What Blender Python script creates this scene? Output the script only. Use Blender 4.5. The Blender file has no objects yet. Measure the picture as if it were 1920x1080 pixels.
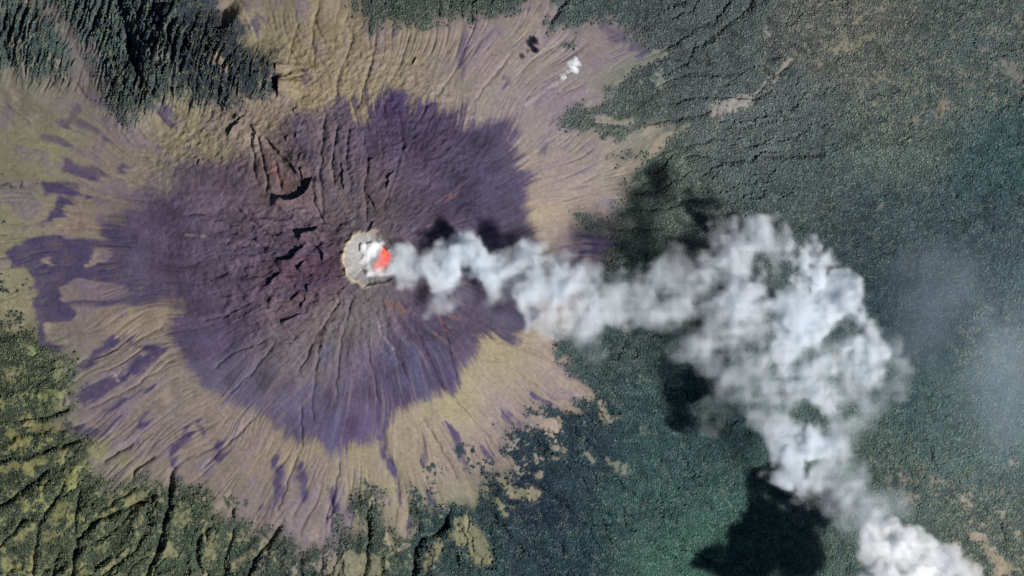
# Erupting volcano seen straight down from orbit: ash covered cone, glowing crater, drifting plume.
# One reference pixel (1920 x 1080) is 10/3 m on the ground.
import bpy, math, time
import numpy as np
from mathutils import Vector
import openvdb

T0 = time.time()
S = bpy.context.scene
COL = S.collection
M = 10.0 / 3.0                       # metres per reference pixel
CX, CY = 697.0, 488.0                # crater centre, reference pixels
SUN_EL = 50.0
SUN_H = np.array([0.885, -0.466])    # towards the sun, world x/y
RNG = np.random.default_rng(7)
f32 = np.float32


def wx(px): return (np.asarray(px) - 960.0) * M
def wy(py): return (540.0 - np.asarray(py)) * M


def lin(r, g, b, k=0.72):
    c = np.array([r, g, b], float) / 255.0
    return (np.where(c <= 0.04045, c / 12.92, ((c + 0.055) / 1.055) ** 2.4) * k).astype(f32)


def smooth(a, b, x):
    t = np.clip((x - a) / (b - a), 0, 1)
    return t * t * (3 - 2 * t)


def mix(a, b, t):
    t = np.asarray(t)
    if np.ndim(b) == 1 or np.ndim(a) > t.ndim:
        t = t[..., None]
    return a * (1 - t) + b * t


# ------------------------------------------------------------------ noise
_G = {}


def _grad(seed):
    if seed not in _G:
        r = np.random.default_rng(1000 + seed)
        perm = r.permutation(4096).astype(np.int32)
        ang = r.random(4096) * 2 * np.pi
        _G[seed] = perm, np.cos(ang).astype(f32), np.sin(ang).astype(f32)
    return _G[seed]


def perlin(x, y, seed=0, period=None):
    perm, gx, gy = _grad(seed)
    x = np.asarray(x, f32); y = np.asarray(y, f32)
    ix = np.floor(x).astype(np.int32); iy = np.floor(y).astype(np.int32)
    fx = x - ix; fy = y - iy
    u = fx * fx * fx * (fx * (fx * 6 - 15) + 10); v = fy * fy * fy * (fy * (fy * 6 - 15) + 10)

    def c(i, j):
        a = ix + i
        if period: a = a % period
        h = perm[(perm[a & 4095] + iy + j) & 4095]
        return gx[h] * (fx - i) + gy[h] * (fy - j)
    a = c(0, 0) * (1 - u) + c(1, 0) * u
    b = c(0, 1) * (1 - u) + c(1, 1) * u
    return (a * (1 - v) + b * v) * 1.5


def fbm(x, y, octv=4, seed=0, gain=0.5):
    s = 0; a = 1.0; n = 0
    for i in range(octv):
        s = s + a * perlin(x * 2 ** i, y * 2 ** i, seed + i); n += a; a *= gain
    return s / n * 1.4


def ridged(n): return 1 - 2 * np.abs(n)


# ------------------------------------------------------------------ traced outlines (reference pixels)
CG = 4.0                                              # coarse grid step for signed distance images
CX0, CY0, CNX, CNY = -400.0, -400.0, 680, 470
_cx = CX0 + CG * np.arange(CNX); _cy = CY0 + CG * np.arange(CNY)
CXX, CYY = np.meshgrid(_cx, _cy)                      # [iy, ix]


def seg_dist(X, Y, pts, closed=False):
    P = np.array(pts, float); d2 = np.full(X.shape, 1e12)
    n = len(P)
    for i in range(n if closed else n - 1):
        a, b = P[i], P[(i + 1) % n]
        e = b - a; L = max(e @ e, 1e-9)
        t = np.clip(((X - a[0]) * e[0] + (Y - a[1]) * e[1]) / L, 0, 1)
        np.minimum(d2, (X - a[0] - t * e[0]) ** 2 + (Y - a[1] - t * e[1]) ** 2, out=d2)
    return np.sqrt(d2)


def poly_sd(pts):
    """signed distance image, positive inside"""
    P = np.array(pts, float); ins = np.zeros(CXX.shape, bool); n = len(P)
    for i in range(n):
        x0, y0 = P[i]; x1, y1 = P[(i + 1) % n]
        if y0 == y1: continue
        c = ((y0 > CYY) != (y1 > CYY)) & (CXX < (x1 - x0) * (CYY - y0) / (y1 - y0) + x0)
        ins ^= c
    d = seg_dist(CXX, CYY, pts, True)
    return np.where(ins, d, -d).astype(f32)


def union(*ps):
    s = None
    for p in ps:
        d = poly_sd(p); s = d if s is None else np.maximum(s, d)
    return s


def strokes_sd(st):
    """st: list of (points, half width)"""
    s = np.full(CXX.shape, -1e6)
    for pts, w in st:
        if len(pts) == 1: pts = [pts[0], (pts[0][0] + .1, pts[0][1])]
        s = np.maximum(s, w - seg_dist(CXX, CYY, pts))
    return s.astype(f32)


def samp(img, x, y):
    u = np.clip((np.asarray(x) - CX0) / CG, 0, CNX - 1.001); v = np.clip((np.asarray(y) - CY0) / CG, 0, CNY - 1.001)
    i = u.astype(np.int32); j = v.astype(np.int32); fu = u - i; fv = v - j
    return (img[j, i] * (1 - fu) + img[j, i + 1] * fu) * (1 - fv) + (img[j + 1, i] * (1 - fu) + img[j + 1, i + 1] * fu) * fv


HILL_A = [(-400, -400), (60, -400), (75, 0), (95, 25), (110, 40), (122, 75), (128, 120), (138, 150), (120, 158), (95, 148), (75, 152), (60, 150), (45, 140), (15, 118), (0, 130), (-400, 120)]
HILL_B = [(70, -400), (400, -400), (410, 0), (383, 20), (417, 40), (447, 30), (450, 50), (460, 67), (463, 90), (493, 110), (513, 117), (520, 143), (517, 170), (500, 180), (477, 187), (443, 190), (417, 207), (407, 193), (363, 197), (353, 180), (300, 190), (280, 207), (240, 227), (220, 210), (200, 187), (187, 147), (180, 110), (157, 80), (127, 47), (100, 17), (67, 0)]
EAST = [(640, -400), (655, 0), (670, 33), (697, 53), (713, 37), (750, 43), (783, 50), (817, 37), (840, 30), (857, 43), (887, 47), (900, 27), (923, 32), (960, 23), (973, 7), (1023, -3), (1050, 13), (1037, 33), (1030, 47), (1057, 50), (1073, 55), (1113, 50), (1123, 37), (1147, 37), (1173, 63), (1207, 80), (1220, 97), (1203, 113), (1167, 143), (1133, 167), (1153, 187), (1120, 203), (1090, 207), (1063, 237), (1083, 250), (1140, 257), (1163, 263), (1173, 253), (1220, 240), (1260, 240), (1257, 257), (1220, 283), (1180, 290), (1147, 293), (1160, 307), (1203, 300), (1187, 333), (1160, 350), (1170, 400), (1150, 412), (1107, 410), (1087, 390), (1075, 400), (1083, 433), (1110, 437), (1153, 443), (1143, 473), (1123, 500), (1095, 555), (1070, 610), (1037, 627), (1040, 660), (1063, 673), (1070, 693), (1092, 715), (1098, 740), (1087, 757), (1040, 763), (980, 770), (993, 790), (940, 800), (960, 833), (937, 843), (973, 877), (933, 880), (907, 893), (905, 920), (870, 947), (840, 950), (820, 953), (805, 940), (787, 913), (763, 913), (765, 960), (776, 990), (765, 1005), (750, 990), (727, 985), (715, 950), (717, 920), (693, 915), (667, 923), (660, 950), (683, 997), (640, 997), (620, 1032), (567, 1030), (600, 1480), (2400, 1480), (2400, -400)]
SCRUB = [(-400, 600), (0, 605), (35, 610), (63, 613), (80, 640), (103, 663), (135, 675), (127, 710), (140, 730), (133, 763), (103, 787), (133, 813), (160, 820), (187, 843), (170, 863), (190, 900), (207, 925), (233, 905), (277, 897), (300, 907), (318, 915), (340, 910), (367, 913), (397, 923), (400, 947), (430, 973), (467, 973), (473, 990), (500, 987), (533, 1007), (567, 1027), (600, 1480), (-400, 1480)]
# open ground showing through the trees
CLEAR_ST = [([(25, 80)], 9), ([(38, 112), (52, 142)], 6), ([(105, 118)], 8), ([(50, 0), (60, 8)], 6), ([(78, 40)], 4), ([(290, 88), (310, 112)], 9), ([(270, 92)], 6), ([(408, 98), (412, 112)], 7), ([(210, 100)], 3), ([(172, 80), (180, 110)], 4),
            ([(100, 733), (130, 745), (110, 760)], 8), ([(20, 815), (35, 830)], 12), ([(60, 805), (110, 800)], 9), ([(0, 880), (50, 875), (80, 860)], 8), ([(175, 845), (180, 890)], 10), ([(140, 880), (135, 910)], 9), ([(118, 950), (105, 975)], 11), ([(45, 955)], 8), ([(85, 900), (65, 925)], 5), ([(265, 930), (245, 945)], 9), ([(160, 975)], 7), ([(355, 950), (350, 985)], 7), ([(315, 1020), (320, 1040)], 8), ([(315, 980)], 6), ([(30, 1045)], 6), ([(80, 1030), (82, 1070)], 3), ([(440, 1060), (470, 1040)], 8), ([(335, 925), (345, 1000)], 4), ([(400, 1010), (385, 1040)], 7), ([(30, 735), (60, 740)], 6),
            ([(620, 1060), (700, 1060)], 22), ([(655, 1040)], 12), ([(730, 1010), (735, 1030)], 10), ([(945, 900), (960, 925), (1000, 925)], 9), ([(930, 930), (945, 960)], 6), ([(965, 950)], 4), ([(870, 985), (890, 1010), (905, 1045)], 18), ([(820, 1030), (800, 1060)], 12), ([(855, 1000)], 12), ([(1125, 760), (1140, 788)], 7), ([(1105, 745)], 9), ([(1155, 780)], 4), ([(1040, 835), (1060, 845)], 7), ([(1100, 850), (1115, 865)], 4), ([(1145, 865), (1175, 875), (1150, 880)], 7), ([(1207, 805)], 6), ([(1010, 890)], 5), ([(1000, 790), (1040, 800)], 10),
            ([(1342, 206), (1362, 196), (1402, 184)], 13), ([(1405, 182), (1440, 155), (1485, 112)], 4), ([(1490, 108)], 5), ([(1436, 55), (1440, 60)], 5), ([(1535, 122)], 6), ([(1560, 88), (1600, 85)], 5), ([(1640, 65), (1610, 80)], 5), ([(1775, 190), (1760, 215)], 7), ([(1900, 130), (1915, 145)], 10), ([(1410, 187), (1480, 115)], 1.5),
            ([(1170, 125), (1245, 100)], 8), ([(1150, 150)], 9), ([(1120, 225), (1180, 225)], 8), ([(1200, 270), (1290, 235)], 6), ([(1650, 385)], 4), ([(1870, 130)], 4),
            ([(1695, 895), (1712, 900)], 5), ([(1670, 900), (1668, 920)], 4), ([(1736, 885)], 5), ([(1752, 897), (1790, 920), (1828, 952)], 2.5), ([(1830, 1010), (1845, 1015)], 9), ([(1860, 1040), (1895, 1070)], 10), ([(1825, 1065), (1840, 1080)], 9), ([(1795, 1030)], 8), ([(1850, 985)], 5), ([(1800, 990)], 4), ([(1905, 865)], 8), ([(1730, 930), (1690, 950)], 3)]
# dark young lava and ash around the summit
DARK = [(600, 205), (640, 190), (660, 185), (675, 170), (681, 200), (672, 222), (685, 225), (703, 197), (730, 160), (750, 170), (773, 180), (780, 207), (790, 200), (813, 193), (827, 203), (853, 203), (870, 190), (877, 200), (870, 240), (893, 230), (933, 227), (960, 218), (965, 227), (950, 247), (973, 243), (983, 253), (973, 260), (957, 263), (963, 283), (985, 287), (970, 313), (990, 320), (1000, 330), (987, 353), (993, 400), (1010, 460), (1040, 540), (1010, 590), (997, 607), (963, 643), (920, 632), (905, 630), (900, 655), (868, 690), (855, 735), (810, 740), (775, 757), (745, 770), (725, 795), (690, 832), (650, 850), (620, 845), (590, 825), (560, 835), (540, 825), (510, 790), (480, 770), (440, 755), (400, 740), (370, 715), (353, 690), (333, 647), (310, 623), (330, 593), (333, 580), (313, 572), (267, 573), (233, 563), (257, 550), (230, 530), (247, 517), (213, 493), (217, 477), (230, 457), (193, 437), (187, 420), (205, 393), (233, 377), (287, 363), (312, 345), (318, 322), (353, 297), (370, 290), (400, 300), (433, 287), (470, 260), (500, 255), (533, 225), (560, 203), (583, 207)]
LOBES = [[(85, 440), (37, 450), (17, 473), (30, 500), (62, 508), (68, 540), (60, 580), (64, 612), (80, 618), (98, 582), (130, 573), (200, 570), (262, 573), (270, 430), (190, 420), (170, 445), (120, 452)],
         [(90, 425), (140, 383), (160, 370), (115, 378), (85, 400), (70, 425)], 
         [(68, 640), (70, 600), (128, 575), (130, 598), (100, 612), (92, 635), (120, 640), (112, 655), (90, 660)],
         [(125, 720), (145, 700), (175, 650), (215, 625), (230, 650), (195, 665), (190, 690), (150, 697)],
         [(112, 788), (150, 805), (180, 800), (215, 785), (190, 815), (175, 830), (140, 820)],
         [(150, 725), (200, 722), (230, 712), (200, 740), (160, 760), (140, 750)], [(100, 352), (140, 345), (155, 355), (110, 368), (85, 365)]]
PURPLE_ST = [([(871, 62), (860, 105), (866, 145)], 5), ([(1128, 45), (1150, 72)], 11), ([(1150, 60), (1165, 75)], 9), ([(1190, 78), (1212, 95)], 7), ([(1000, 15), (985, 22)], 5),
             ([(298, 205), (312, 222)], 9), ([(325, 208)], 6), ([(75, 252), (110, 262)], 10), ([(120, 235), (140, 208)], 8), ([(140, 220), (165, 233), (188, 245)], 7), ([(100, 240)], 7),
             ([(125, 312), (185, 322)], 11), ([(232, 320)], 10), ([(90, 350), (130, 352)], 8), ([(203, 262)], 4),
             ([(718, 800), (724, 850), (742, 890)], 7), ([(742, 880), (752, 930), (765, 985)], 8), ([(852, 822), (868, 865), (882, 890), (897, 940)], 5), ([(795, 920), (815, 945)], 6), ([(790, 830), (795, 870)], 6), ([(660, 955), (668, 975)], 4),
             ([(352, 808), (333, 842), (325, 870)], 6), ([(412, 825), (412, 862)], 5), ([(375, 800), (385, 815)], 6), ([(525, 875), (520, 925), (495, 965)], 10), ([(262, 800), (275, 772)], 6), ([(560, 880), (570, 930)], 5), ([(620, 920), (628, 960)], 5),
             ([(940, 780), (975, 790)], 6), ([(905, 840), (935, 860)], 6), ([(1010, 745), (1050, 755)], 6), ([(250, 690), (300, 668)], 7), ([(230, 640), (300, 660)], 6), ([(200, 770), (270, 730)], 5),
             ([(1240, 245), (1255, 245)], 6), ([(1020, 275), (1015, 290)], 5), ([(945, 140), (955, 150)], 5), ([(612, 30), (606, 60)], 5), ([(570, 130), (572, 160)], 5), ([(483, 35), (478, 50)], 11), ([(1130, 470), (1110, 455), (1150, 455)], 14)]
# light lava, ash and debris streaks on the cone
PALE_ST = [([(709, 604), (712, 612)], 3), ([(713, 618), (722, 634), (735, 648), (745, 662)], 2), ([(1045, 155), (1015, 175), (985, 200)], 2.5), ([(1110, 190), (1060, 225), (1020, 250)], 2.5), ([(820, 165), (840, 155), (810, 175)], 3), ([(350, 440), (395, 445)], 2), ([(1080, 740), (1090, 742)], 4), ([(215, 700), (222, 715)], 3)]
RUST_ST = [([(816, 575), (828, 600), (836, 622)], 4), ([(840, 590), (858, 596)], 5), ([(846, 612)], 4), ([(730, 570), (760, 585)], 10), ([(840, 375), (850, 365)], 6), ([(500, 300), (540, 350)], 12)]

FOREST_SD = union(HILL_A, HILL_B, EAST, SCRUB)
HILL_SD = union(HILL_A, HILL_B); EAST_SD = poly_sd(EAST); SCRUB_SD = poly_sd(SCRUB)
CLEAR_SD = strokes_sd(CLEAR_ST); DARK_SD = poly_sd(DARK); LOBE_SD = np.maximum(union(*LOBES), strokes_sd(PURPLE_ST))
TAN_SD = union([(55, 434), (100, 410), (160, 392), (240, 378), (200, 396), (190, 420), (226, 457), (190, 459), (165, 452), (120, 452), (95, 440)], [(174, 464), (190, 461), (226, 462), (214, 480), (222, 497), (248, 510), (245, 518), (214, 509), (206, 482), (187, 505), (158, 506)],
               [(105, 542), (112, 526), (140, 514), (180, 520), (240, 533), (258, 550), (233, 563), (200, 566), (120, 570)], [(62, 486), (85, 477), (117, 493), (95, 502)], [(122, 466), (140, 468), (138, 476), (124, 474)], [(235, 362), (290, 360), (250, 374)])
PALE_SD = strokes_sd(PALE_ST); RUST_SD = strokes_sd(RUST_ST)

RAVINES = [  # points, half width px, depth m
    ([(323, 880), (318, 920), (318, 947), (307, 980), (300, 1020), (290, 1047), (273, 1080), (255, 1150)], 5, 38),
    ([(280, 937), (233, 953), (187, 973), (160, 997), (143, 1013), (137, 1053), (133, 1080), (130, 1160)], 5, 34),
    ([(260, 913), (217, 937), (180, 967), (160, 997)], 4, 22), ([(530, 980), (503, 1020), (477, 1050), (467, 1080), (460, 1160)], 5, 34),
    ([(120, 897), (110, 927), (87, 960), (70, 983), (67, 1020), (60, 1053), (55, 1160)], 4, 24), ([(153, 913), (143, 947), (140, 973), (142, 1007)], 4, 24),
    ([(93, 877), (60, 907), (30, 927), (0, 947), (-60, 970)], 5, 30), ([(50, 967), (20, 1003), (0, 1023), (-60, 1060)], 4, 24),
    ([(113, 1030), (103, 1053), (100, 1100)], 4, 22), ([(273, 993), (253, 1033), (213, 1063), (190, 1080), (160, 1140)], 4, 24),
    ([(440, 987), (430, 1020), (420, 1053), (420, 1080), (415, 1150)], 4, 26), ([(397, 987), (370, 1013), (367, 1040), (380, 1080)], 4, 26),
    ([(563, 1040), (563, 1100)], 4, 22), ([(253, 830), (233, 840), (187, 870)], 5, 16), ([(293, 853), (253, 880), (245, 900)], 4, 16),
    ([(160, 822), (100, 840), (60, 855), (0, 862), (-80, 870)], 5, 26), ([(133, 763), (87, 783), (40, 787), (0, 793), (-80, 800)], 4, 22), ([(433, 950), (437, 973)], 3, 22),
    ([(840, 953), (837, 983), (820, 1000), (790, 1010), (780, 1033), (773, 1080), (770, 1160)], 6, 44), ([(687, 957), (693, 987), (690, 1020), (687, 1047), (680, 1090)], 5, 32),
    ([(913, 953), (940, 983), (960, 1013), (985, 1040)], 5, 24), ([(973, 887), (1007, 907), (1030, 927), (1060, 947), (1083, 973), (1113, 983), (1157, 980)], 4, 22),
    ([(1097, 920), (1120, 947), (1147, 970)], 4, 22), ([(1140, 887), (1187, 927), (1233, 960)], 4, 20), ([(1050, 1013), (1057, 1047)], 4, 20), ([(853, 1027), (860, 1067)], 4, 20),
    ([(1207, 1007), (1240, 1030), (1273, 1053)], 4, 20), ([(1440, -40), (1413, 0), (1397, 20), (1367, 43), (1343, 63), (1317, 83), (1290, 93)], 5, 30),
    ([(1483, 120), (1453, 140), (1427, 167), (1407, 187)], 3, 18), ([(1335, 203), (1323, 213), (1293, 218), (1253, 227), (1200, 232)], 4, 26),
    ([(1280, 297), (1300, 290), (1330, 293), (1370, 302), (1413, 298), (1430, 282), (1467, 283), (1493, 288), (1520, 292), (1553, 287)], 4, 28),
    ([(1280, 280), (1300, 270), (1323, 267), (1343, 257), (1363, 263), (1387, 275), (1423, 273)], 3, 20), ([(1313, 333), (1327, 320), (1347, 310), (1370, 302)], 3, 20),
    ([(1350, 167), (1377, 147), (1400, 130), (1440, 113), (1470, 100)], 3, 16), ([(1357, 237), (1390, 238), (1423, 230), (1460, 222), (1510, 220)], 3, 16), ([(1030, 47), (1040, 30), (1050, 13), (1070, -10), (1090, -60)], 4, 24),
    ([(1727, 817), (1747, 840), (1753, 877)], 5, 22), ([(1773, 900), (1813, 927), (1853, 957), (1877, 980), (1890, 1020)], 4, 16), ([(887, 47), (886, 25)], 4, 26), ([(823, -10), (822, 35)], 3, 20),
    ([(230, 33), (240, 67), (247, 100), (257, 133), (267, 160), (268, 190)], 7, 55), ([(215, -40), (228, 20), (232, 40)], 8, 45), ([(423, 147), (412, 170), (408, 195), (420, 207), (445, 220)], 5, 40),
    ([(180, 40), (195, 0), (205, -40)], 5, 26), ([(175, 60), (185, 20)], 4, 20), ([(0, 70), (12, 100), (20, 125)], 6, 30), ([(270, 20), (300, 5), (330, 12), (360, 40)], 5, 26), ([(350, 70), (342, 100), (335, 130)], 5, 34), ([(320, 40), (322, 90), (318, 125)], 4, 26), ([(300, 50), (305, 80)], 4, 22),
    ([(280, 175), (310, 165), (350, 160)], 4, 26), ([(390, 55), (420, 50), (445, 62)], 4, 26), ([(430, 80), (452, 85)], 3, 24), ([(435, 100), (460, 75)], 3, 24), ([(140, 155), (155, 175), (165, 185)], 2.5, 16), ([(0, 195), (25, 210), (55, 230)], 2.5, 10),
    ([(647, 40), (660, 67), (653, 100), (640, 127), (632, 160), (628, 200)], 5, 12), ([(707, 55), (702, 90), (697, 113), (690, 140), (681, 167), (672, 205)], 4, 14), ([(633, 233), (630, 270), (623, 307), (630, 350)], 3, 16),
    ([(745, 205), (752, 240), (755, 290)], 3, 9), ([(823, 190), (800, 200), (785, 232)], 2.5, 12), ([(910, 628), (960, 650), (1010, 662), (1035, 680)], 3, 15), ([(847, 577), (893, 600), (960, 640)], 3, 12), ([(855, 640), (890, 668), (950, 680)], 3, 9), ([(718, 800), (722, 840), (745, 890), (750, 940)], 5, 9), ([(565, 760), (566, 840)], 2.5, 9),
    ([(822, 580), (838, 630), (850, 690), (862, 730)], 2.5, 12), ([(350, 402), (385, 400), (420, 415)], 3, 12), ([(482, 250), (492, 290), (500, 330), (503, 360)], 3, 22), ([(498, 262), (530, 300), (556, 328)], 3, 22), ([(470, 245), (476, 300), (482, 345)], 3, 16), ([(515, 300), (525, 335), (530, 360)], 2.5, 16), ([(610, 215), (606, 260), (600, 330), (610, 400)], 4, 16), ([(655, 235), (650, 300), (660, 360)], 3, 14), ([(680, 250), (690, 300), (684, 360), (690, 420)], 3, 14), ([(585, 330), (590, 380), (612, 420)], 3, 18), ([(760, 260), (740, 330), (720, 390)], 3, 10), ([(640, 560), (600, 620), (560, 700)], 3, 12), ([(660, 560), (640, 640), (630, 740)], 3, 12), ([(715, 560), (730, 640), (770, 720)], 3, 11), ([(750, 560), (790, 640), (830, 730)], 3, 10), ([(480, 560), (430, 590), (380, 600)], 3, 12), ([(500, 640), (440, 660), (400, 690)], 3, 11), ([(560, 40), (540, 110), (545, 170)], 3, 8), ([(600, 0), (585, 60), (590, 120)], 3, 9), ([(770, 60), (750, 120), (735, 155)], 3, 9), ([(880, 80), (850, 140), (820, 180)], 3, 8), ([(960, 100), (920, 150), (890, 190)], 3, 8), ([(380, 880), (440, 820), (480, 780)], 3, 8), ([(520, 960), (540, 900), (560, 850)], 3, 9), ([(620, 1000), (625, 930), (640, 860)], 3, 9), ([(860, 900), (820, 830), (790, 780)], 3, 9), ([(940, 850), (890, 790), (850, 750)], 3, 9), ([(1030, 740), (970, 700), (920, 670)], 3, 9), ([(160, 770), (260, 720), (330, 670)], 3, 8), ([(120, 690), (230, 650), (310, 610)], 3, 8), ([(440, 390), (480, 420), (520, 455)], 2.5, 14), ([(420, 430), (470, 445), (500, 470)], 2.5, 12),
    ([(1215, 690), (1230, 720)], 4, 10), ([(690, 640), (700, 700), (712, 760)], 3, 10), ([(600, 640), (590, 720), (585, 790)], 3, 10), ([(520, 640), (470, 700), (430, 740)], 3, 9)]
SCARPS = [  # points, uplift m, decay px; the side towards the sun is the high one
    ([(513, 365), (530, 372), (547, 375), (567, 367), (580, 352), (586, 330)], 62, 26), ([(563, 452), (565, 436), (587, 433), (601, 422)], 44, 16), ([(518, 489), (547, 485), (557, 473), (575, 456)], 40, 18),
    ([(597, 463), (606, 475), (605, 489)], 30, 12), ([(560, 507), (566, 494), (574, 490)], 30, 10), ([(500, 537), (513, 523), (529, 511)], 40, 14), ([(547, 562), (563, 547)], 26, 9), ([(507, 566), (511, 558)], 22, 6), ([(563, 578), (573, 562), (572, 555)], 26, 8),
    ([(525, 606), (550, 594), (571, 586)], 24, 10), ([(576, 540), (580, 534)], 22, 6), ([(554, 540), (557, 536)], 18, 6), ([(646, 362), (643, 320), (642, 300)], 20, 10), ([(725, 358), (728, 335), (740, 318)], 26, 12), ([(686, 304), (702, 297)], 18, 8), ([(688, 362), (702, 380), (706, 395)], 22, 10), ([(694, 432), (699, 422), (702, 414)], 20, 8),
    ([(427, 258), (432, 243), (450, 227)], 34, 10), ([(440, 230), (452, 222), (440, 215)], 26, 8), ([(478, 262), (480, 248), (472, 235)], 24, 8), ([(527, 290), (512, 272), (500, 260)], 24, 10), ([(563, 332), (552, 315), (535, 295)], 30, 12), ([(567, 340), (566, 318), (568, 310)], 26, 8), ([(553, 212), (552, 204)], 20, 6), ([(553, 258), (556, 250)], 20, 6), ([(537, 264), (540, 256)], 20, 6), ([(560, 300), (566, 285)], 16, 6),
    ([(521, 180), (522, 150), (520, 142)], 100, 34), ([(516, 134), (517, 118)], 55, 22), ([(497, 170), (500, 150)], 36, 10), ([(470, 182), (478, 172)], 28, 10), ([(462, 165), (466, 145)], 32, 10), ([(446, 185), (450, 150)], 30, 12), ([(372, 308), (375, 298)], 14, 6), ([(133, 124 + 0), (140, 110)], 16, 8), ([(774, 121), (781, 106)], 26, 6), ([(420, 197), (428, 205)], 24, 8), ([(287, 170), (300, 162), (312, 168)], 24, 8)]


# ------------------------------------------------------------------ terrain
STEP = 1.5
inx = np.arange(-75, 1995.1, STEP); iny = np.arange(-75, 1155.1, STEP)
outer = np.cumsum(3 * 1.35 ** np.arange(19))
GXv = np.concatenate([inx[0] - outer[::-1], inx, inx[-1] + outer]); GYv = np.concatenate([iny[0] - outer[::-1], iny, iny[-1] + outer])
NX, NY = len(GXv), len(GYv)
PX, PY = [a.astype(f32) for a in np.meshgrid(GXv, GYv)]     # [iy, ix]


def fields(px, py):
    """all shape and colour masks at reference pixel positions (any array)"""
    o = {}
    dx, dy = px - CX, py - CY
    wxn = fbm(px / 70, py / 70, 3, 11); wyn = fbm(px / 70, py / 70, 3, 21)
    qx, qy = px + 7 * wxn, py + 7 * wyn
    r = np.hypot(dx, dy) + 1e-3
    bw1 = fbm(px / 230, py / 230, 2, 15); bw2 = fbm(px / 230, py / 230, 2, 17)
    wig = np.minimum(1, r / 300)
    tx, ty = 30 * wig * bw1 + 2 * wxn, 30 * wig * bw2 + 2 * wyn
    th = (np.arctan2(dy + ty, dx + tx) / (2 * np.pi)) % 1.0
    o['r'] = r; o['th'] = th
    n1 = perlin(th * 40, r / 300, 31, 40); n2 = perlin(th * 104, r / 210, 32, 104); n3 = perlin(th * 240, r / 130, 33, 240)
    n4 = perlin(th * 480, r / 80, 34, 480)
    o['n1'], o['n2'], o['n3'], o['n4'] = n1, n2, n3, n4
    streak = n1 * .5 + n2 * .6 + n3 * .4 * smooth(60, 250, r) + n4 * .25 * smooth(250, 500, r)
    o['streak'] = streak
    fine = fbm(px / 9, py / 9, 3, 41); o['fine'] = fine
    mid = fbm(px / 34, py / 34, 4, 45); o['mid'] = mid
    big = fbm(px / 190, py / 190, 3, 49); o['big'] = big
    fs = samp(FOREST_SD, qx, qy); cl = samp(CLEAR_SD, qx, qy)
    o['fs'] = fs
    edge = samp(EAST_SD, px, py); sc = samp(SCRUB_SD, px, py); hl = samp(HILL_SD, px, py)
    o['east'], o['scrub'], o['hill'] = edge, sc, hl
    # forest cover 0..1: ragged at its edge, thinned in the scrub, open in the clearings
    f = smooth(-20, 24, fs + 15 * mid + 10 * fine + 11 * n2 + 11 * n3)
    patch = smooth(.02, .44, mid * .8 + fine * .45 + .35 * perlin(th * 150, r / 70, 36, 150)) * smooth(-10, 20, sc)
    patch = np.maximum(patch, .85 * smooth(.02, .4, mid * .7 + fine * .5) * smooth(0, 30, samp(poly_mixed, px, py)))
    patch = np.maximum(patch, .9 * smooth(.12, .5, mid * .45 + fbm(px / 15, py / 11, 3, 151) * .6 + .3 * fine + .3 * big) * smooth(0, 60, samp(poly_fields, px, py)))
    f = f * (1 - .9 * patch)
    f = f * (1 - .84 * smooth(-7, 5, cl + 6 * fine + 4 * mid))
    hp = smooth(.15, .6, mid * .5 + fbm((px + .28 * py) / 7, (py - .2 * px) / 26, 3, 191) * .7) * smooth(-4, 12, hl)
    f = f * (1 - .75 * hp)
    shrubs = smooth(.05, .35, fine * .7 + .5 * mid) * smooth(0, 14, samp(poly_shrub, qx, qy) + 12 * mid)
    f = np.maximum(f, .8 * shrubs)
    o['forest'] = f
    urx, ury = dx / r, dy / r; sl_ = 10 * n2 + 13 * n3 + 7 * n4
    qx, qy = qx + urx * sl_, qy + ury * sl_
    rag = 5 * n1 + 9 * n2 + 7 * n3 + 4 * n4
    dsd = samp(DARK_SD, qx - 3 * wxn, qy - 3 * wyn)
    ws = smooth(470, 380, px) * smooth(600, 540, py)
    o['dark'] = smooth(-13 - 22 * ws, 13 + 27 * ws, dsd + rag * (1.2 + 1 * ws) + 14 * (1 - ws) * (n3 * .8 + n4 * .7) + 5 * fine + 7 * mid + 16 * ws * mid)
    o['lobe'] = smooth(-6, 6, samp(LOBE_SD, qx + 5 * mid, qy + 5 * mid) + .9 * rag + 5 * mid + 2.5 * fine) * (1 - smooth(-3, 4, samp(TAN_SD, qx, qy) - 5 + .35 * rag + 3 * mid))
    return o


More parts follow.
